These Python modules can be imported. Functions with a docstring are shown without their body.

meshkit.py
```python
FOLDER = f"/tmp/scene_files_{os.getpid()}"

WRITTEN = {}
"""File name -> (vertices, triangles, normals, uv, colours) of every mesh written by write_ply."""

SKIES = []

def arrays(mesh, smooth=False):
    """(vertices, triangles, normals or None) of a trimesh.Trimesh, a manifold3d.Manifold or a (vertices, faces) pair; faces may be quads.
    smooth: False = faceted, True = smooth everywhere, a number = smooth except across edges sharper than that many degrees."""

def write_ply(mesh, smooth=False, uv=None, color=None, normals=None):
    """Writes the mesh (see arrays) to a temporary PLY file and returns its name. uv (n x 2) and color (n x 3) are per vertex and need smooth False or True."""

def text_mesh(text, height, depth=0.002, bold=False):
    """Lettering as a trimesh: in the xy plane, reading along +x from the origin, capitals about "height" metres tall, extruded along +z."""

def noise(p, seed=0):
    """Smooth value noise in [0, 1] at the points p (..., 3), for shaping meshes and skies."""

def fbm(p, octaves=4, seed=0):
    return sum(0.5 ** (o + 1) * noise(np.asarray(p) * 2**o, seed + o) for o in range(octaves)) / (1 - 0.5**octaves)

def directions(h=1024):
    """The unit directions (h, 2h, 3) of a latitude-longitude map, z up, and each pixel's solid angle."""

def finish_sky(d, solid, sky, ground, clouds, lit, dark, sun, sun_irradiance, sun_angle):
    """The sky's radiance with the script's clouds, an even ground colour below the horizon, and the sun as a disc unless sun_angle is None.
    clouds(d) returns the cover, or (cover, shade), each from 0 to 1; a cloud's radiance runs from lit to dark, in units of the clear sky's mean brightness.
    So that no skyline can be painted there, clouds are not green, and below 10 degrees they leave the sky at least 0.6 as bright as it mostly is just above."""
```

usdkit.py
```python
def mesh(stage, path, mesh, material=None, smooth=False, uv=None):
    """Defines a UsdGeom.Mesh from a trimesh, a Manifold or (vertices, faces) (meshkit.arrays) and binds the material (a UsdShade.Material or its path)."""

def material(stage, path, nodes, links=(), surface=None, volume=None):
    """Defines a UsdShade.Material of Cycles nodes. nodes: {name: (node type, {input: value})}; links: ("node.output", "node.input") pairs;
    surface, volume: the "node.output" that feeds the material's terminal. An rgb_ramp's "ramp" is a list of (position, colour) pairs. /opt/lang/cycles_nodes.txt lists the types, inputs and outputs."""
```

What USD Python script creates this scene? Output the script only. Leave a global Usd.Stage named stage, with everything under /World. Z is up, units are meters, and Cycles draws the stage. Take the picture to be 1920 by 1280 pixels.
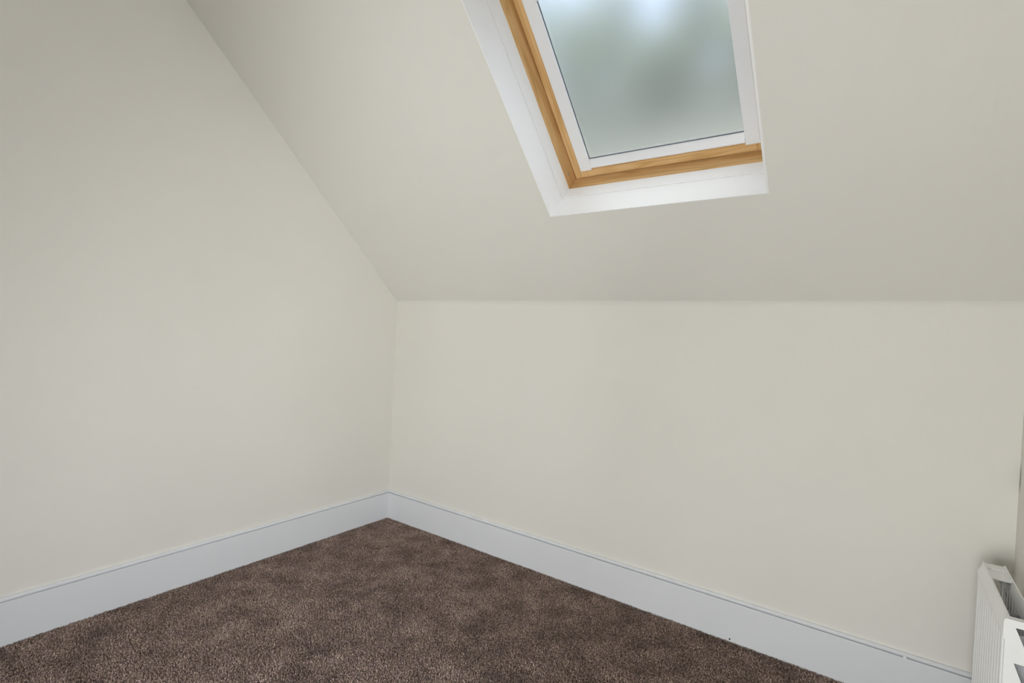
import math
import numpy as np
import trimesh
import usdkit
import meshkit
from pxr import Usd, UsdGeom, UsdLux, UsdShade, Gf, Sdf, Vt
from shapely.geometry import Polygon

stage = Usd.Stage.CreateInMemory()
UsdGeom.SetStageUpAxis(stage, 'Z')
UsdGeom.SetStageMetersPerUnit(stage, 1.0)
UsdGeom.Xform.Define(stage, '/World')

# ------------------------------------------------------------------ camera
FPX, YAW, PITCH, ROLL = 976.13, 0.6218, -0.0152, 0.0467
EYE = (2.5295, -2.2582, 1.2)
cam = UsdGeom.Camera.Define(stage, '/World/camera')
_f = np.array([-math.sin(YAW) * math.cos(PITCH), math.cos(YAW) * math.cos(PITCH), math.sin(PITCH)])
_r = np.array([math.cos(YAW), math.sin(YAW), 0.0])
_u = np.cross(_r, _f)
_r2 = _r * math.cos(ROLL) + _u * math.sin(ROLL)
_u2 = -_r * math.sin(ROLL) + _u * math.cos(ROLL)
cam.AddTransformOp().Set(Gf.Matrix4d(*[float(x) for x in (*_r2, 0, *_u2, 0, *(-_f), 0, *EYE, 1)]))
cam.CreateHorizontalApertureAttr(36.0)
cam.CreateVerticalApertureAttr(24.0)
cam.CreateFocalLengthAttr(36.0 * FPX / 1920)
cam.CreateClippingRangeAttr(Gf.Vec2f(0.02, 2000))
EXPOSURE = 0.24
cam.CreateExposureAttr(EXPOSURE)

# ------------------------------------------------------------------ sky, and the daylight at the glazed doors behind
SKY_STRENGTH, DAYLIGHT, SIDELIGHT = 2.3, 9.3, 4.7
usdkit.material(stage, '/World/Looks/sky', {
    'tc': ('texture_coordinate', {}),
    'xyz': ('separate_xyz', {}),
    'ramp': ('rgb_ramp', {'ramp': [(0.0, (0.50, 0.54, 0.60)), (0.5, (0.34, 0.48, 0.80)), (0.75, (0.85, 0.92, 1.0)), (1.0, (1.45, 1.48, 1.52))]}),
    'n': ('noise_texture', {'scale': 2.6, 'detail': 5.0, 'roughness': 0.55}),
    'cl': ('rgb_ramp', {'ramp': [(0.45, (0, 0, 0)), (0.75, (1, 1, 1))]}),
    'mix': ('mix_color', {'b': (0.85, 0.90, 1.0), 'use_clamp_result': False}),
    'bg': ('background_shader', {'strength': SKY_STRENGTH})},
    [('tc.generated', 'xyz.vector'), ('xyz.z', 'ramp.fac'), ('tc.generated', 'n.vector'), ('n.fac', 'cl.fac'),
     ('cl.color', 'mix.fac'), ('ramp.color', 'mix.a'), ('mix.result', 'bg.color')], surface='bg.background')
dome = UsdLux.DomeLight.Define(stage, '/World/sky')
dome.CreateIntensityAttr(1.0)
UsdShade.MaterialBindingAPI.Apply(dome.GetPrim()).Bind(UsdShade.Material.Get(stage, '/World/Looks/sky'))

W, H, TH = 2.89, 1.3675, 0.7609                     # room width, knee wall height, roof pitch
YB, ZC = -3.5, 2.62                                 # wall behind the camera, flat ceiling
BW = (1.20, 2.78, 0.05, 1.25)                       # the window opening in the wall behind the camera
day = UsdLux.RectLight.Define(stage, '/World/daylight')
day.CreateWidthAttr(BW[1] - BW[0] - 0.1)
day.CreateHeightAttr(BW[3] - BW[2] - 0.1)
day.CreateIntensityAttr(DAYLIGHT)
day.CreateColorAttr(Gf.Vec3f(1.0, 0.985, 0.96))
day.AddTranslateOp().Set(Gf.Vec3d((BW[0] + BW[1]) / 2, YB - 0.16, (BW[2] + BW[3]) / 2))
day.AddRotateXYZOp().Set(Gf.Vec3f(90, 0, 0))      # a RectLight shines along its -z, here +y, into the room

SW = (-2.40, -1.15, .50, 1.55)                       # the low window in the right wall, beside the camera
side = UsdLux.RectLight.Define(stage, '/World/side_daylight')
side.CreateWidthAttr(SW[3] - SW[2] - .08)
side.CreateHeightAttr(SW[1] - SW[0] - .08)
side.CreateIntensityAttr(SIDELIGHT)
side.CreateColorAttr(Gf.Vec3f(1.0, 0.985, 0.96))
side.AddTranslateOp().Set(Gf.Vec3d(W + .085, (SW[0] + SW[1]) / 2, (SW[2] + SW[3]) / 2))
side.AddRotateXYZOp().Set(Gf.Vec3f(0, 90, 0))

# ------------------------------------------------------------------ materials
L = '/World/Looks/'


def M(name):
    return L + name


def paint(name, col, rough=0.6, bump=0.15, scale=260.0, wave=0.0, spec=0.3, tone=0.012):
    c0 = tuple(x * (1 - tone) for x in col)
    c1 = tuple(min(1, x * (1 + tone)) for x in col)
    nodes = {'g': ('geometry', {}), 'n': ('noise_texture', {'scale': 1.7, 'detail': 3.0}),
             'r': ('rgb_ramp', {'ramp': [(0.3, c0), (0.7, c1)]}),
             'f': ('noise_texture', {'scale': scale, 'detail': 3.0}),
             'b': ('bump', {'strength': bump, 'distance': 0.002}),
             'p': ('principled_bsdf', {'roughness': rough, 'specular_ior_level': spec})}
    links = [('g.position', 'n.vector'), ('n.fac', 'r.fac'), ('r.color', 'p.base_color'), ('g.position', 'f.vector'),
             ('f.fac', 'b.height'), ('b.normal', 'p.normal')]
    if wave:
        nodes['f2'] = ('noise_texture', {'scale': 3.2, 'detail': 2.0})
        nodes['b2'] = ('bump', {'strength': wave, 'distance': 0.01})
        links += [('g.position', 'f2.vector'), ('f2.fac', 'b2.height'), ('b2.normal', 'b.normal')]
    usdkit.material(stage, M(name), nodes, links, surface='p.BSDF')


paint('wall_paint', (0.80, 0.777, 0.722), 0.65, 0.12, 300, 0.25)
usdkit.material(stage, M('wall_paint_scuffed'), {
    'g': ('geometry', {}),
    'map': ('mapping', {'mapping_type': 'point', 'scale': (1.0, 45.0, 17.0), 'location': (-2.89, 0.45, -14.0)}),
    'len': ('vector_math', {'math_type': 'length'}),
    'mr': ('map_range', {'range_type': 'smoothstep', 'from_min': 0.35, 'from_max': 1.0, 'to_min': 1.0, 'to_max': 0.0, 'clamp': True}),
    'mix': ('mix_color', {'a': (0.80, 0.777, 0.722), 'b': (0.42, 0.41, 0.36)}),
    'p': ('principled_bsdf', {'roughness': 0.65, 'specular_ior_level': 0.3})},
    [('g.position', 'map.vector'), ('map.vector', 'len.vector1'), ('len.value', 'mr.value'), ('mr.result', 'mix.fac'), ('mix.result', 'p.base_color')], surface='p.BSDF')
paint('ceiling_paint', (0.80, 0.777, 0.722), 0.65, 0.12, 300, 0.25)
paint('skirting_paint', (0.765, 0.78, 0.80), 0.42, 0.10, 60, 0.0, 0.4, 0.02)
paint('reveal_paint', (0.93, 0.93, 0.915), 0.45, 0.04, 80, 0.0, 0.4, 0.006)
paint('blind_white', (0.84, 0.85, 0.86), 0.4, 0.0, 80, 0.0, 0.4, 0.0)
paint('radiator_enamel', (0.93, 0.935, 0.925), 0.32, 0.0, 80, 0.0, 0.5, 0.0)
paint('fin_metal', (0.58, 0.59, 0.61), 0.5, 0.0, 80, 0.0, 0.4, 0.03)
paint('valve_plastic', (0.80, 0.80, 0.78), 0.4, 0.0)
paint('gasket_rubber', (0.11, 0.12, 0.14), 0.6, 0.0)
paint('nail_dark', (0.03, 0.028, 0.03), 0.6, 0.0)
paint('screw_metal', (0.30, 0.28, 0.36), 0.35, 0.0)
paint('roof_felt', (0.25, 0.25, 0.26), 0.8, 0.0)


def wood(name, axis):
    sc = {'v': (46.0, 2.2, 46.0), 'u': (2.2, 46.0, 46.0)}[axis]
    sw = {'v': (11.0, 1.5, 11.0), 'u': (1.5, 11.0, 11.0)}[axis]
    usdkit.material(stage, M(name), {
        'tc': ('texture_coordinate', {}),
        'map': ('mapping', {'mapping_type': 'point', 'scale': sc}),
        'map2': ('mapping', {'mapping_type': 'point', 'scale': sw}),
        'n': ('noise_texture', {'scale': 1.0, 'detail': 3.0, 'roughness': 0.55, 'distortion': 0.6}),
        'k': ('noise_texture', {'scale': 1.0, 'detail': 1.0, 'distortion': 1.2}),
        'ks': ('math', {'math_type': 'multiply', 'value2': 9.0}),
        'kf': ('math', {'math_type': 'pingpong', 'value2': 1.0}),
        'm': ('mix_float', {'fac': 0.42}),
        'r': ('rgb_ramp', {'ramp': [(0.18, (0.56, 0.32, 0.125)), (0.42, (0.68, 0.43, 0.185)), (0.65, (0.76, 0.51, 0.245)), (0.9, (0.80, 0.57, 0.31))]}),
        'p': ('principled_bsdf', {'roughness': 0.38, 'specular_ior_level': 0.45, 'coat_weight': 0.15, 'coat_roughness': 0.25})},
        [('tc.object', 'map.vector'), ('tc.object', 'map2.vector'), ('map.vector', 'n.vector'), ('map2.vector', 'k.vector'), ('k.fac', 'ks.value1'), ('ks.value', 'kf.value1'),
         ('n.fac', 'm.a'), ('kf.value', 'm.b'), ('m.result', 'r.fac'), ('r.color', 'p.base_color')], surface='p.BSDF')


wood('pine_upright', 'v')
wood('pine_crosswise', 'u')

usdkit.material(stage, M('frosted_glass'), {
    'p': ('principled_bsdf', {'base_color': (0.97, 0.985, 0.98), 'roughness': 0.22, 'ior': 1.45, 'transmission_weight': 1.0}),
    't': ('translucent_bsdf', {'color': (0.92, 0.95, 0.95)}), 'm': ('mix_closure', {'fac': 0.012})},
    [('p.BSDF', 'm.closure1'), ('t.BSDF', 'm.closure2')], surface='m.closure')
usdkit.material(stage, M('clear_glass'), {
    't': ('transparent_bsdf', {'color': (0.97, 0.98, 0.98)}), 'g': ('glossy_bsdf', {'roughness': 0.02}), 'f': ('fresnel', {'IOR': 1.45}),
    'm': ('mix_closure', {})}, [('f.fac', 'm.fac'), ('t.BSDF', 'm.closure1'), ('g.BSDF', 'm.closure2')], surface='m.closure')

usdkit.material(stage, M('carpet_yarn'), {
    'g': ('geometry', {}),
    'n1': ('noise_texture', {'scale': 150.0, 'detail': 2.0}),
    'n2': ('noise_texture', {'scale': 8.5, 'detail': 4.0, 'roughness': 0.65}),
    'n3': ('noise_texture', {'scale': 26.0, 'detail': 2.0}),
    'r': ('rgb_ramp', {'ramp': [(0.32, (0.13, 0.086, 0.068)), (0.48, (0.36, 0.264, 0.220)), (0.66, (0.78, 0.62, 0.54))]}),
    'r2': ('rgb_ramp', {'ramp': [(0.38, (0.62, 0.60, 0.59)), (0.62, (1.0, 1.0, 1.0))]}),
    'r3': ('rgb_ramp', {'ramp': [(0.35, (0.97, 0.93, 0.98)), (0.65, (1.0, 1.0, 0.93))]}),
    'm': ('mix_color', {'blend_type': 'multiply', 'fac': 1.0}),
    'm2': ('mix_color', {'blend_type': 'multiply', 'fac': 1.0}),
    'p': ('principled_bsdf', {'roughness': 0.75, 'specular_ior_level': 0.15, 'sheen_weight': 0.15, 'sheen_roughness': 0.5})},
    [('g.position', 'n1.vector'), ('g.position', 'n2.vector'), ('g.position', 'n3.vector'), ('n1.fac', 'r.fac'), ('n2.fac', 'r2.fac'), ('n3.fac', 'r3.fac'),
     ('r.color', 'm.a'), ('r2.color', 'm.b'), ('m.result', 'm2.a'), ('r3.color', 'm2.b'), ('m2.result', 'p.base_color')], surface='p.BSDF')
paint('carpet_backing', (0.13, 0.10, 0.085), 0.9, 0.5, 400, 0, 0.1, 0.1)
paint('floorboard', (0.35, 0.27, 0.2), 0.7, 0.0)


def leafy(name, c0, c1):
    usdkit.material(stage, M(name), {
        'g': ('geometry', {}), 'r': ('rgb_ramp', {'ramp': [(0.0, c0), (1.0, c1)]}),
        'd': ('diffuse_bsdf', {}), 't': ('translucent_bsdf', {}), 'm': ('mix_closure', {'fac': 0.35})},
        [('g.random_per_island', 'r.fac'), ('r.color', 'd.color'), ('r.color', 't.color'), ('d.BSDF', 'm.closure1'), ('t.BSDF', 'm.closure2')], surface='m.closure')


leafy('leaf_green', (0.36, 0.385, 0.25), (0.52, 0.53, 0.38))
paint('bark', (0.22, 0.18, 0.14), 0.9, 0.8, 30, 0, 0.1, 0.2)
paint('turf', (0.17, 0.167, 0.125), 0.9, 0.3, 20, 0, 0.1, 0.1)

# ------------------------------------------------------------------ helpers
used = set()


def numbered(parent, name):
    p, k = f'{parent}/{name}', 0
    while p in used:
        k += 1
        p = f'{parent}/{name}_{k:03d}'
    used.add(p)
    return p


def tag(prim, label=None, category=None, group=None, kind=None):
    for k, v in (('label', label), ('category', category), ('group', group), ('kind', kind)):
        if v:
            prim.SetCustomDataByKey(k, v)
    return prim


def obj(name, mesh, mat, parent='/World', smooth=False, **t):
    p = usdkit.mesh(stage, numbered(str(parent), name), mesh, M(mat), smooth=smooth).GetPrim()
    tag(p, **t)
    return p.GetPath()


def thing(name, loc=(0, 0, 0), matrix=None, parent='/World', **t):
    x = UsdGeom.Xform.Define(stage, numbered(str(parent), name))
    if matrix is not None:
        x.AddTransformOp().Set(matrix)
    elif any(loc):
        x.AddTranslateOp().Set(Gf.Vec3d(*map(float, loc)))
    tag(x.GetPrim(), **t)
    return x.GetPath()


def box(lo, hi, c=0.0):
    lo, hi = np.minimum(lo, hi).astype(float), np.maximum(lo, hi).astype(float)
    if c <= 0:
        b = trimesh.creation.box(hi - lo)
        b.apply_translation((lo + hi) / 2)
        return b
    pts = []
    for sx in (0, 1):
        for sy in (0, 1):
            for sz in (0, 1):
                p = np.where([sx, sy, sz], hi, lo)
                d = np.where([sx, sy, sz], -c, c)
                for k in range(3):
                    q = p + d
                    q[k] = p[k]
                    pts.append(q)
    return trimesh.convex.convex_hull(np.array(pts))


def prism(poly, axis, a, b):
    """A polygon extruded along one axis: axis 'x' takes (y, z) points, 'y' (x, z), 'z' (x, y)."""
    m = trimesh.creation.extrude_polygon(poly if isinstance(poly, Polygon) else Polygon(poly), b - a, engine='earcut')
    v = np.array(m.vertices)
    e = v[:, 2] + a
    out = {'x': np.stack([e, v[:, 0], v[:, 1]], 1), 'y': np.stack([v[:, 0], e, v[:, 1]], 1), 'z': np.stack([v[:, 0], v[:, 1], e], 1)}[axis]
    m = trimesh.Trimesh(out, m.faces, process=False)
    trimesh.repair.fix_normals(m)
    return m


def join(*ms):
    return trimesh.util.concatenate([m for m in ms])


def tube(path, r, n=12):
    path = np.asarray(path, float)
    segs = []
    for a, b in zip(path[:-1], path[1:]):
        segs.append(trimesh.creation.cylinder(r, segment=[a, b], sections=n))
    for p in path[1:-1]:
        s = trimesh.creation.icosphere(2, r)
        s.apply_translation(p)
        segs.append(s)
    return join(*segs)


C, S = math.cos(TH), math.sin(TH)


def roof(u, v, w):
    """A point on the roof slope: u along the knee wall, v up the slope from the crease, w outwards."""
    return np.array([u, -v * C + w * S, H + v * S + w * C])


# ------------------------------------------------------------------ room shell
UL, UR, VB, VT = 1.340, 2.183, 0.495, 1.575            # roof window opening
REV = 0.21                                              # depth of the reveal
obj('floor', box((-.12, YB - .12, -.14), (W + .12, .12, -.014)), 'floorboard', label='timber floor deck under the brown carpet', kind='structure')

T = 0.10
prof = [(.12, -.14), (.12, H + .25), (-1.315, 3.1), (YB - .12, 3.1), (YB - .12, -.14)]
obj('wall_left', prism(prof, 'x', -T, 0), 'wall_paint', label='off-white gable wall left of the corner', kind='structure')
side_hole = [(SW[0], SW[2]), (SW[1], SW[2]), (SW[1], SW[3]), (SW[0], SW[3])]
obj('wall_right', prism(Polygon(prof, [side_hole]), 'x', W, W + T), 'wall_paint_scuffed', label='off-white wall on the right behind the radiator, with a grey scuff', kind='structure')

half = (math.pi / 2 + (math.pi / 2 - TH)) / 2            # half the inside angle of the crease
R_F = 0.05
t_f = R_F / math.tan(half)
cy, cz = -R_F, H - t_f
arc = []
for k in range(9):
    a = (math.pi / 2 - TH) * 0 + k / 8 * (math.pi - 2 * half)
    arc.append((cy + R_F * math.cos(a), cz + R_F * math.sin(a)))
wall_poly = [(.12, -.14), (.12, H - .12 * S / C + .02), (.01, H + .03)] + [(-t_f * C + .006 * S, H + t_f * S + .006 * C)] + arc[::-1] + [(0, -.14)]
obj('wall_back', prism(wall_poly, 'x', 0, W), 'wall_paint', smooth=25, label='low off-white knee wall under the roof slope', kind='structure')

# sloping ceiling with the hole for the roof window
def slope_layer(hole, hole_right, w0, w1):
    plan = Polygon([(0, -.2), (W, -.2), (W, 1.9), (0, 1.9)], [[(UL - hole, VB - hole), (UR + hole_right, VB - hole), (UR + hole_right, VT + hole), (UL - hole, VT + hole)]])
    m = prism(plan, 'z', w0, w1)
    v = np.array(m.vertices)
    m = trimesh.Trimesh(np.stack([v[:, 0], -v[:, 1] * C + v[:, 2] * S, H + v[:, 1] * S + v[:, 2] * C], 1), m.faces, process=False)
    trimesh.repair.fix_normals(m)
    return m


sl = join(slope_layer(.003, .008, 0, .205), slope_layer(.016, .016, .205, .30))
obj('ceiling_slope', sl, 'ceiling_paint', label='sloping off-white ceiling around the roof window', kind='structure')
obj('ceiling_flat', box((0, YB - .1, ZC), (W, -(ZC - H) / S * C + .1, ZC + .2)), 'ceiling_paint', label='flat off-white ceiling above the slope', kind='structure')
fw = Polygon([(0, -.14), (W, -.14), (W, 3.0), (0, 3.0)], [[(BW[0], BW[2]), (BW[1], BW[2]), (BW[1], BW[3]), (BW[0], BW[3])]])
obj('wall_front', prism(fw, 'y', YB - .12, YB), 'wall_paint', label='off-white wall with a wide window facing the knee wall', kind='structure')

# window behind the camera, which lights the room
w2 = thing('window_2', ((BW[0] + BW[1]) / 2, YB - .06, BW[2]), label='wide white framed window facing the knee wall', kind='structure')
hw, hh = (BW[1] - BW[0]) / 2, BW[3] - BW[2]
for a, b in (((-hw, -.035, 0), (-hw + .05, .035, hh)), ((hw - .05, -.035, 0), (hw, .035, hh)), ((-.03, -.035, .05), (.03, .035, hh - .05))):
    obj('frame_stile', box(a, b, .004), 'blind_white', w2)
for a, b in (((-hw + .05, -.035, 0), (hw - .05, .035, .05)), ((-hw + .05, -.035, hh - .05), (hw - .05, .035, hh))):
    obj('frame_rail', box(a, b, .004), 'blind_white', w2)
for x0, x1 in ((-hw + .05, -.03), (.03, hw - .05)):
    obj('glass_pane', box((x0, -.004, .05), (x1, .004, hh - .05)), 'clear_glass', w2)

w3 = thing('window_3', (W + .06, (SW[0] + SW[1]) / 2, SW[2]), label='low white framed window in the right wall', kind='structure')
hw, hh = (SW[1] - SW[0]) / 2, SW[3] - SW[2]
for a, b in (((-.018, -hw, 0), (.018, -hw + .04, hh)), ((-.018, hw - .04, 0), (.018, hw, hh))):
    obj('frame_stile', box(a, b, .003), 'blind_white', w3)
for a, b in (((-.018, -hw + .04, 0), (.018, hw - .04, .04)), ((-.018, -hw + .04, hh - .04), (.018, hw - .04, hh))):
    obj('frame_rail', box(a, b, .003), 'blind_white', w3)
obj('glass_pane', box((-.003, -hw + .04, .04), (.003, hw - .04, hh - .04)), 'clear_glass', w3)

# ------------------------------------------------------------------ skirting boards
HB, G, TB = .1705, .158, .018
skirt = [(0, -.012), (TB, -.012), (TB, .1530), (.0168, .1556), (.0045, .1560), (.0040, .1606), (.0126, .1612), (.0132, .1640), (.0116, .1672), (.0092, .1694), (.006, HB), (0, HB)]


def skirting(run, start, end, mitre_start, mitre_end, grow=0.0):
    """run(s, d, z) turns a place along the wall, a distance off it and a height into a point."""
    pts = np.array([(d + (grow if d > 0 else 0), z) for d, z in skirt])
    n = len(pts)
    verts = [run(start + (d if mitre_start else 0), d, z) for d, z in pts] + [run(end - (d if mitre_end else 0), d, z) for d, z in pts]
    faces = []
    for i in range(n):
        j = (i + 1) % n
        faces += [(i, j, n + j), (i, n + j, n + i)]
    cap = trimesh.creation.triangulate_polygon(Polygon(pts), engine='earcut')
    key = {tuple(np.round(p, 6)): i for i, p in enumerate(pts)}
    idx = [key[tuple(np.round(p, 6))] for p in cap[0]]
    for f in cap[1]:
        a, b, c = (idx[k] for k in f)
        faces += [(a, b, c), (n + c, n + b, n + a)]
    m = trimesh.Trimesh(np.array(verts), np.array(faces), process=False)
    trimesh.repair.fix_normals(m)
    return m


def on_left(s, d, z): return (d, -s, z)
def on_back(s, d, z): return (s, -d, z)
def on_right(s, d, z): return (W - d, -s, z)


obj('baseboard_left', skirting(on_left, 0, -YB, True, False), 'skirting_paint', smooth=28, label='white moulded skirting board along the left gable wall', kind='structure')
bb = thing('baseboard_back', label='white moulded skirting board along the knee wall', kind='structure')
XJ = 2.6333
obj('board', skirting(on_back, 0, XJ, True, False), 'skirting_paint', bb, smooth=28)
obj('board', skirting(on_back, XJ, W, False, True), 'skirting_paint', bb, smooth=28)
blob = trimesh.creation.icosphere(2, 1.0)
blob.apply_scale((.006, .004, .006))
blob.apply_translation((XJ, -.0125, .1575))
obj('filler', blob, 'skirting_paint', bb, smooth=True, label='small lump of paint over the board joint')
scr = box((XJ + .012, -.0186, .1405), (XJ + .040, -.0178, .1420))
obj('scratch', scr, 'skirting_paint', bb, label='short raised scratch under the moulding')
nail = trimesh.creation.cylinder(.0032, .0012, sections=16)
nail.apply_transform(trimesh.transformations.rotation_matrix(math.pi / 2, (1, 0, 0)))
nail.apply_translation((2.074, -.0184, .0085))
obj('nail', nail, 'nail_dark', bb, label='dark nail head low on the board')
obj('baseboard_right', skirting(on_right, 0, -YB, True, False), 'skirting_paint', smooth=28, label='white moulded skirting board under the radiator wall', kind='structure')

# ------------------------------------------------------------------ roof window
MAT = Gf.Matrix4d(1, 0, 0, 0, 0, -C, S, 0, 0, -S, -C, 0, *[float(x) for x in roof(UL, VB, 0)], 1)  # local x along the wall, y up the slope, z into the room
OW, OH = UR - UL, VT - VB


def ring(parent, upright, crosswise, o, i, z0, z1, mats, c=0.0015, mesh=None):
    """Four pieces between an outer rectangle o and an inner one i (x0, y0, x1, y1), mitred or butted: uprights run the full height."""
    out = []
    for x0, x1 in ((o[0], i[0]), (i[2], o[2])):
        out.append(obj(upright, box((x0, o[1], z0), (x1, o[3], z1), c), mats[0], parent))
    for y0, y1 in ((o[1], i[1]), (i[3], o[3])):
        out.append(obj(crosswise, box((i[0], y0, z0), (i[2], y1, z1), c), mats[1], parent))
    return out


rv = thing('trim_1', matrix=MAT, label='white painted boards lining the reveal of the roof window', kind='structure')


def mitred(side, z0, z1, inset):
    """A board of the reveal lining on one side of the opening, its ends mitred into its neighbours."""
    x0, y0, x1, y1 = inset, inset, OW - inset, OH - inset
    X0, Y0, X1, Y1 = -.003, -.003, OW + .008, OH + .003
    quad = {'l': [(x0, y0), (x0, y1), (X0, Y1), (X0, Y0)], 'r': [(x1, y0), (X1, Y0), (X1, Y1), (x1, y1)],
            'b': [(x0, y0), (X0, Y0), (X1, Y0), (x1, y0)], 't': [(x0, y1), (x1, y1), (X1, Y1), (X0, Y1)]}[side]
    return prism(quad, 'z', z0, z1)


for s in 'lrbt':
    obj('lining_board', mitred(s, -.1335, .0003, 0.0), 'reveal_paint', rv)
for s in 'lrbt':
    obj('inner_lining', mitred(s, -REV, -.1385, 0.0012), 'reveal_paint', rv)

w1 = thing('window_1', matrix=MAT, label='pine roof window with frosted glass set in the slope', kind='structure')
FZ0, SF = -.30, -.285                                     # outer face of the frame, room face of the sash
fr = thing('frame', parent=w1, label='fixed pine frame')
e = .016
ring(fr, 'frame_stile', 'frame_rail', (-e, -e, OW + e, OH + e), (.0025, .0, OW - .0025, OH), FZ0, -REV, ('pine_upright', 'pine_crosswise'), .0012)
sc = trimesh.creation.cylinder(.0042, .003, sections=20)
sc.apply_transform(trimesh.transformations.rotation_matrix(math.pi / 2, (0, 1, 0)))
sc.apply_translation((.0032, .0, 0))
scp = sc.copy()
scp.apply_translation((0, .055, -.242))
obj('screw', scp, 'screw_metal', fr, label='small dark screw head near the lower corner')
sa = thing('sash', parent=w1, label='opening pine sash around the glass')
g = .006
GX0, GX1, GY0, GY1 = .070, OW - .070, .062, OH - .085
ring(sa, 'sash_stile', 'sash_rail', (g + .001, g, OW - g - .001, OH - g), (GX0, GY0 - .018, GX1, GY1), -.345, SF, ('pine_upright', 'pine_crosswise'), .004)
obj('glazing_bead', box((GX0, GY0 - .0195, -.33), (GX1, GY0, SF + .003), .003), 'pine_crosswise', sa)
# a rebate of the frame behind the sash, so that no daylight slips past it
ring(fr, 'frame_rebate', 'frame_rebate', (-.06, -.06, OW + .06, OH + .06), (.03, .03, OW - .03, OH - .03), -.375, -.347, ('pine_upright', 'pine_crosswise'), 0)
obj('glass_pane', box((GX0 - .004, GY0 - .004, -.304), (GX1 + .004, GY1 + .004, -.298)), 'frosted_glass', w1)

# ------------------------------------------------------------------ blind fixed to the sash
bl = thing('roller_blind', matrix=MAT, label='white side rails, bottom bar and rolled blind fixed over the sash', category='blind')
B0, B1 = -.284, -.268
XL0, XL1, XR0, XR1 = .052, .1065, OW - .1065, OW - .055
YB0, YB1 = .054, .094
rail_prof = [(0, 0), (0, .012), (.004, .016), (.050, .016), (.0545, .0125), (.0545, 0)]
obj('side_rail', box((XL0, .046, B0), (XL1, 1.02, B1), .002), 'blind_white', bl)
obj('side_rail', box((XR0, .046, B0), (XR1, 1.02, B1), .002), 'blind_white', bl)
obj('rail_end_cap', box((XL0 - .0005, .0445, B0), (XL1 + .0005, .052, B1 + .0008), .0015), 'blind_white', bl)
obj('rail_end_cap', box((XR0 - .0005, .0445, B0), (XR1 + .0005, .052, B1 + .0008), .0015), 'blind_white', bl)
obj('bottom_bar', prism([(YB0, B0), (YB1, B0), (YB1, B0 + .004), (YB1 - .004, B0 + .006), (YB0 + .006, B1 + .006), (YB0 + .002, B1 + .005), (YB0, B1 + .002)], 'x', XL1, XR0), 'blind_white', bl)
obj('pull_bar', box((XL1 + .001, .722, B0), (XR0 - .001, .752, B1 + .002), .003), 'blind_white', bl, label='rounded pull bar of the rolled blind')
obj('cassette', box((XL0, .985, B0), (XR1, 1.045, B1 + .03), .008), 'blind_white', bl)
obj('fabric', box((XL1 + .002, .752, -.2795), (XR0 - .002, .986, -.2785)), 'blind_white', bl)
obj('edge_seal', join(box((XL1 - .001, YB1, -.283), (XL1 + .0010, .722, -.276)), box((XL1, YB1 - .001, -.283), (XR0, YB1 + .0012, -.276)),
                      box((XR0 - .0012, YB1, -.283), (XR0 + .001, .722, -.277))), 'gasket_rubber', bl, label='thin dark seal along the glass edge')

# ------------------------------------------------------------------ radiator
RY0, RY1, RZ0, RZ1 = -.135, -.565, .125, .580            # far and near end, bottom and top
RX0, RX1 = 2.787, 2.858
RO = np.array((2.822, -.35, 0.0))
ra = thing('radiator', RO, label='white steel panel radiator on the right wall by the corner', category='radiator')


def rad(name, mesh, mat, smooth=False, label=None, parent=None):
    mesh = mesh.copy()
    mesh.apply_translation(-RO)
    return obj(name, mesh, mat, parent or ra, smooth=smooth, label=label)


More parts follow.
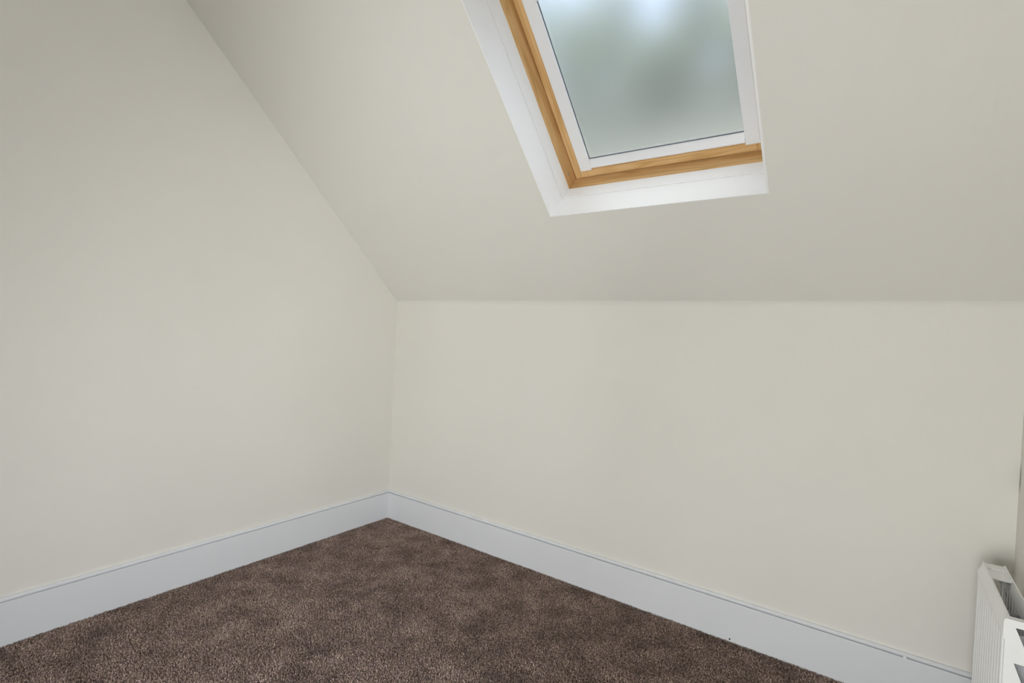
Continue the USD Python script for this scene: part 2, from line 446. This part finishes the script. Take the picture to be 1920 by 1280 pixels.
def panel(face, seam, thick):
    """A pressed panel: two skins around a flat welded seam; 'face' is the x of the fluted face, 'seam' that of the seam."""
    ys = np.linspace(RY0 - .004, RY1 + .004, 157)
    zs = np.array([RZ0, RZ0 + .012, RZ0 + .034, RZ0 + .055, RZ0 + .075, RZ1 - .060, RZ1 - .046, RZ1 - .038, RZ1 - .029, RZ1 - .009, RZ1])
    lift = np.array([0, 0, 1, 1, 1, 1, 1, 1, 1, .12, 0])
    flute = np.array([0, 0, 0, 0, 1, 1, .6, 0, 0, 0, 0])
    edge = np.clip(np.minimum(np.abs(ys - RY0 + .004), np.abs(ys - RY1 - .004)) / .006, 0, 1)
    ph = ((ys - RY0) / .0345) % 1.0
    groove = np.clip((.30 - np.abs(ph - .5)) / .10, 0, 1)
    verts, n = [], len(zs)
    for sgn in (1, -1):
        for j, y in enumerate(ys):
            for k, z in enumerate(zs):
                d = lift[k] * edge[j] - 0.42 * flute[k] * groove[j]
                x = seam + (face - seam) * d * (1 if sgn == 1 else -.35) + (0 if sgn == 1 else np.sign(seam - face) * thick)
                verts.append((x, y, z))
    m_, faces = len(ys), []
    q = lambda s, j, k: s * m_ * n + j * n + k
    for s in (0, 1):
        for j in range(m_ - 1):
            for k in range(n - 1):
                f = (q(s, j, k), q(s, j + 1, k), q(s, j + 1, k + 1), q(s, j, k + 1))
                f = f if s == 0 else f[::-1]
                faces += [(f[0], f[1], f[2]), (f[0], f[2], f[3])]
    rim = [(j, 0) for j in range(m_)] + [(m_ - 1, k) for k in range(1, n)] + [(j, n - 1) for j in range(m_ - 2, -1, -1)] + [(0, k) for k in range(n - 2, 0, -1)]
    for a, b in zip(rim, rim[1:] + rim[:1]):
        faces += [(q(0, *a), q(1, *a), q(1, *b)), (q(0, *a), q(1, *b), q(0, *b))]
    mm = trimesh.Trimesh(np.array(verts), np.array(faces), process=False)
    trimesh.repair.fix_normals(mm)
    return mm


rad('front_panel', panel(RX0, RX0 + .0115, .0036), 'radiator_enamel', 35)
rad('back_panel', panel(RX1, RX1 - .0085, .0036), 'radiator_enamel', 35)
fins, xs = [], (RX0 + .0165, RX1 - .0135)
ny = 11
fy = np.linspace(-.375, -.535, ny)
for a, b, k in zip(fy[:-1], fy[1:], range(ny)):
    xa, xb = (xs[0], xs[1]) if k % 2 == 0 else (xs[1], xs[0])
    poly = Polygon([(xa, a), (xb, b), (xb, b - .0012), (xa, a - .0012)]).buffer(0)
    fins.append(prism(poly, 'z', RZ0 + .04, RZ1 - .045))
rad('convector_fins', join(*fins), 'fin_metal', label='grey zigzag convector fins between the panels')


def end_plate(y0, y1, windows, inner=False):
    shell = [(RX0 + .014, RZ0 + .01), (RX0 + .014, RZ1 - .0065), (RX1 - .011, RZ1 - .0065), (RX1 - .011, RZ0 + .01)] if inner else [(RX0 + .0035, RZ0 + .01), (RX0 + .0035, RZ1 - .046), (RX0, RZ1 - .040), (RX0, RZ1 - .004), (RX0 + .003, RZ1 + .004), (RX1 - .003, RZ1 + .004), (RX1, RZ1 - .004), (RX1, RZ0 + .01)]
    return prism(Polygon(shell, windows), 'y', y0, y1)


cut_near = [[(RX0 + .021, RZ1 - .013), (RX1 - .010, RZ1 - .013), (RX1 - .010, RZ1 - .085), (RX0 + .049, RZ1 - .085)],
            [(RX0 + .021, RZ1 - .096), (RX1 - .010, RZ1 - .096), (RX1 - .010, RZ0 + .10), (RX0 + .054, RZ0 + .10), (RX0 + .048, RZ1 - .172)]]
cut_far = [[(RX0 + .018, RZ1 - .050), (RX1 - .022, RZ1 - .050), (RX1 - .016, RZ1 - .058), (RX1 - .016, RZ0 + .20), (RX0 + .018, RZ0 + .20)],
           [(RX0 + .018, RZ0 + .18), (RX1 - .016, RZ0 + .18), (RX1 - .016, RZ0 + .06), (RX0 + .018, RZ0 + .06)]]
rad('end_plate', end_plate(RY1 - .007, RY1 - .001, cut_near), 'radiator_enamel', label='near end plate with slanted vent openings')
rad('end_plate', end_plate(RY0 + .001, RY0 + .004, cut_far, True), 'radiator_enamel', label='far end plate with vent openings')
rad('top_plate', join(box((RX0 + .0145, -.262, RZ1 - .010), (RX1 - .011, RY0 + .002, RZ1 - .0065), .001), box((RX0 + .0145, -.182, RZ1 - .008), (RX1 - .011, -.174, RZ1 - .004), .0015)), 'radiator_enamel', label='solid top plate at the far end')
rad('top_bar', box((RX0 + .010, RY1 - .002, RZ1 - .002), (RX1 - .010, RY1 + .020, RZ1 + .002), .001), 'radiator_enamel', label='top bar at the near end')
for y in (RY0 - .07, RY1 + .07):
    rad('wall_bracket', join(box((RX1 - .003, y - .014, RZ0 + .06), (W, y + .014, RZ0 + .10), .001), box((RX1 - .003, y - .014, RZ1 - .12), (W, y + .014, RZ1 - .08), .001), box((W - .004, y - .014, RZ0 + .05), (W, y + .014, RZ1 - .07), .001)), 'radiator_enamel')
for y, nm in ((RY1 - .028, 'control_valve'), (RY0 + .028, 'lockshield_valve')):
    xv = (RX0 + RX1) / 2
    sgn = -1 if y < -.3 else 1
    body = join(tube([(xv, y - sgn * .030, RZ0 + .03), (xv, y, RZ0 + .03), (xv, y, RZ0 - .015)], .0085), tube([(xv, y, RZ0 - .012), (xv, y, .0012)], .0075))
    vp = rad(nm, body, 'fin_metal', 40)
    cap = trimesh.creation.cylinder(.014, .038, sections=24)
    cap.apply_translation((xv, y, RZ0 + .053))
    rad('valve_cap', cap, 'valve_plastic', 40, parent=vp)

# ------------------------------------------------------------------ carpet
rng = np.random.default_rng(7)
cp = thing('carpet', label='mottled dark brown twist pile carpet laid wall to wall', category='carpet', kind='stuff')
obj('carpet_backing', box((.0, YB, -.014), (W, 0, -.0085)), 'carpet_backing', cp)
STEP = .0042
gx, gy = np.meshgrid(np.arange(.019, W - .019, STEP), np.arange(-2.45, -.019, STEP))
P = np.stack([gx.ravel(), gy.ravel()], 1) + rng.uniform(-.5, .5, (gx.size, 2)) * STEP * .95
P = P[(P[:, 0] > .0185) & (P[:, 0] < W - .0185) & (P[:, 1] < -.0185)]
keep = (P[:, 1] - (-1.84 - .55)) * (2.469 - .267) > (P[:, 0] - .267) * (1.84 - .017)       # the corner of the floor in view, and a margin
P = P[keep]
n = len(P)
q3 = np.c_[P * 5.2, np.zeros(n)]
field = np.stack([meshkit.noise(q3 * 1.25, 3) + .5 * meshkit.noise(q3 * 2.6, 13), meshkit.noise(q3 * 1.25, 4) + .5 * meshkit.noise(q3 * 2.6, 14)], 1) - .75
sway = rng.normal(0, 1, (n, 2)) * .0025
hgt = .0080 + rng.normal(0, .0009, n) + .0015 * meshkit.noise(q3 * 9.0, 8)
d = field * .0045 + sway
lim = lambda a: np.stack([np.clip(a[:, 0], .0188, W - .0188), np.minimum(a[:, 1], -.0188)], 1)
root = np.c_[P, np.full(n, -.0085)]
mid = np.c_[lim(P + d * .35 + rng.normal(0, .0004, (n, 2))), -.0085 + hgt * .55]
tip = np.c_[lim(P + d), -.0085 + hgt]
pts = np.stack([root, mid, tip], 1).reshape(-1, 3).astype(np.float32)
wid = np.tile(np.array([.0031, .0030, .0018], np.float32), n)
bc = UsdGeom.BasisCurves.Define(stage, numbered(str(cp), 'carpet_pile'))
bc.CreateTypeAttr('linear')
bc.CreatePointsAttr(Vt.Vec3fArray.FromNumpy(pts))
bc.CreateCurveVertexCountsAttr(Vt.IntArray.FromNumpy(np.full(n, 3, np.int32)))
bc.CreateWidthsAttr(Vt.FloatArray.FromNumpy(wid))
bc.SetWidthsInterpolation('vertex')
UsdShade.MaterialBindingAPI.Apply(bc.GetPrim()).Bind(UsdShade.Material.Get(stage, M('carpet_yarn')))
tag(bc.GetPrim(), kind='stuff')

# ------------------------------------------------------------------ outside the roof window
hill = Polygon([(1.2, -6), (1.2, -2.8), (5.0, -2.6), (50.0, 28.5), (90, 29.0), (90, -6)])
obj('ground', prism(hill, 'x', -110, 70), 'turf', label='pale grassy hillside outside the roof window', kind='structure')


def tree(x, y, top, rad_, mat, leaves, label, seed, squash=1.0):
    r = np.random.default_rng(seed)
    zb = -2.6 + (y - 5.0) * .691
    t = thing('tree', (x, y, zb), label=label, category='tree', group=None)
    hgt_ = top - zb + .1
    cz_ = hgt_ - rad_ * squash
    tr = [trimesh.creation.cylinder(.16, segment=[(0, 0, 0), (0, 0, cz_)], sections=10)]
    for k in range(9):
        a, z0 = k * 2.4, cz_ * .55 + k * cz_ * .04
        tr.append(trimesh.creation.cylinder(.05, segment=[(0, 0, z0), (math.cos(a) * rad_ * .6, math.sin(a) * rad_ * .6, z0 + rad_ * .6)], sections=6))
    obj('trunk', join(*tr), 'bark', t)
    squash = (hgt_ - .3) / (2 * rad_)
    cz_ = hgt_ - rad_ * squash
    nb = 40
    cen = r.normal(0, 1, (nb, 3))
    cen /= np.linalg.norm(cen, axis=1)[:, None]
    cen *= (r.uniform(.15, .72, nb) * rad_)[:, None]
    who = r.integers(0, nb, leaves)
    dd = r.normal(0, 1, (leaves, 3))
    dd /= np.linalg.norm(dd, axis=1)[:, None]
    pos = cen[who] + dd * (rad_ * .36 * r.uniform(.55, 1, leaves) ** .5)[:, None]
    pos[:, 2] *= squash
    pos[:, 2] += cz_
    a_ = r.normal(0, 1, (leaves, 3))
    a_ /= np.linalg.norm(a_, axis=1)[:, None]
    b_ = np.cross(a_, r.normal(0, 1, (leaves, 3)))
    b_ /= np.linalg.norm(b_, axis=1)[:, None]
    s_ = r.uniform(.16, .28, leaves)[:, None]
    quad = np.stack([pos - a_ * s_, pos + b_ * s_ * .5, pos + a_ * s_, pos - b_ * s_ * .5], 1).reshape(-1, 3)
    k_ = np.arange(leaves)[:, None] * 4
    obj('foliage', (quad, np.vstack([k_ + [0, 1, 2], k_ + [0, 2, 3]])), mat, t, kind='stuff')


for k, (az, y, elev, r_, where) in enumerate((
        (30.5, 33, 34.0, 3.0, 'front row of trees on the hill, at the left of the pane'),
        (21.0, 33, 31.0, 3.0, 'front row of trees on the hill, in the middle of the pane'),
        (11.5, 33, 32.5, 3.1, 'front row of trees on the hill, at the right of the pane'),
        (35.0, 42, 36.8, 3.6, 'back row of trees on the hill, at the left of the pane'),
        (26.0, 42, 36.6, 3.7, 'back row of trees on the hill, left of the middle of the pane'),
        (17.0, 42, 36.9, 3.7, 'back row of trees on the hill, right of the middle of the pane'),
        (8.0, 42, 35.0, 3.6, 'back row of trees on the hill, behind the right blind rail'))):
    dy = y + 2.26
    tx = 2.53 - dy * math.tan(math.radians(az))
    top_ = 1.2 + math.hypot(dy, tx - 2.53) * math.tan(math.radians(elev))
    tree(tx, y, top_, r_, 'leaf_green', 9000, 'green tree, ' + where, 20 + k, 1.25)
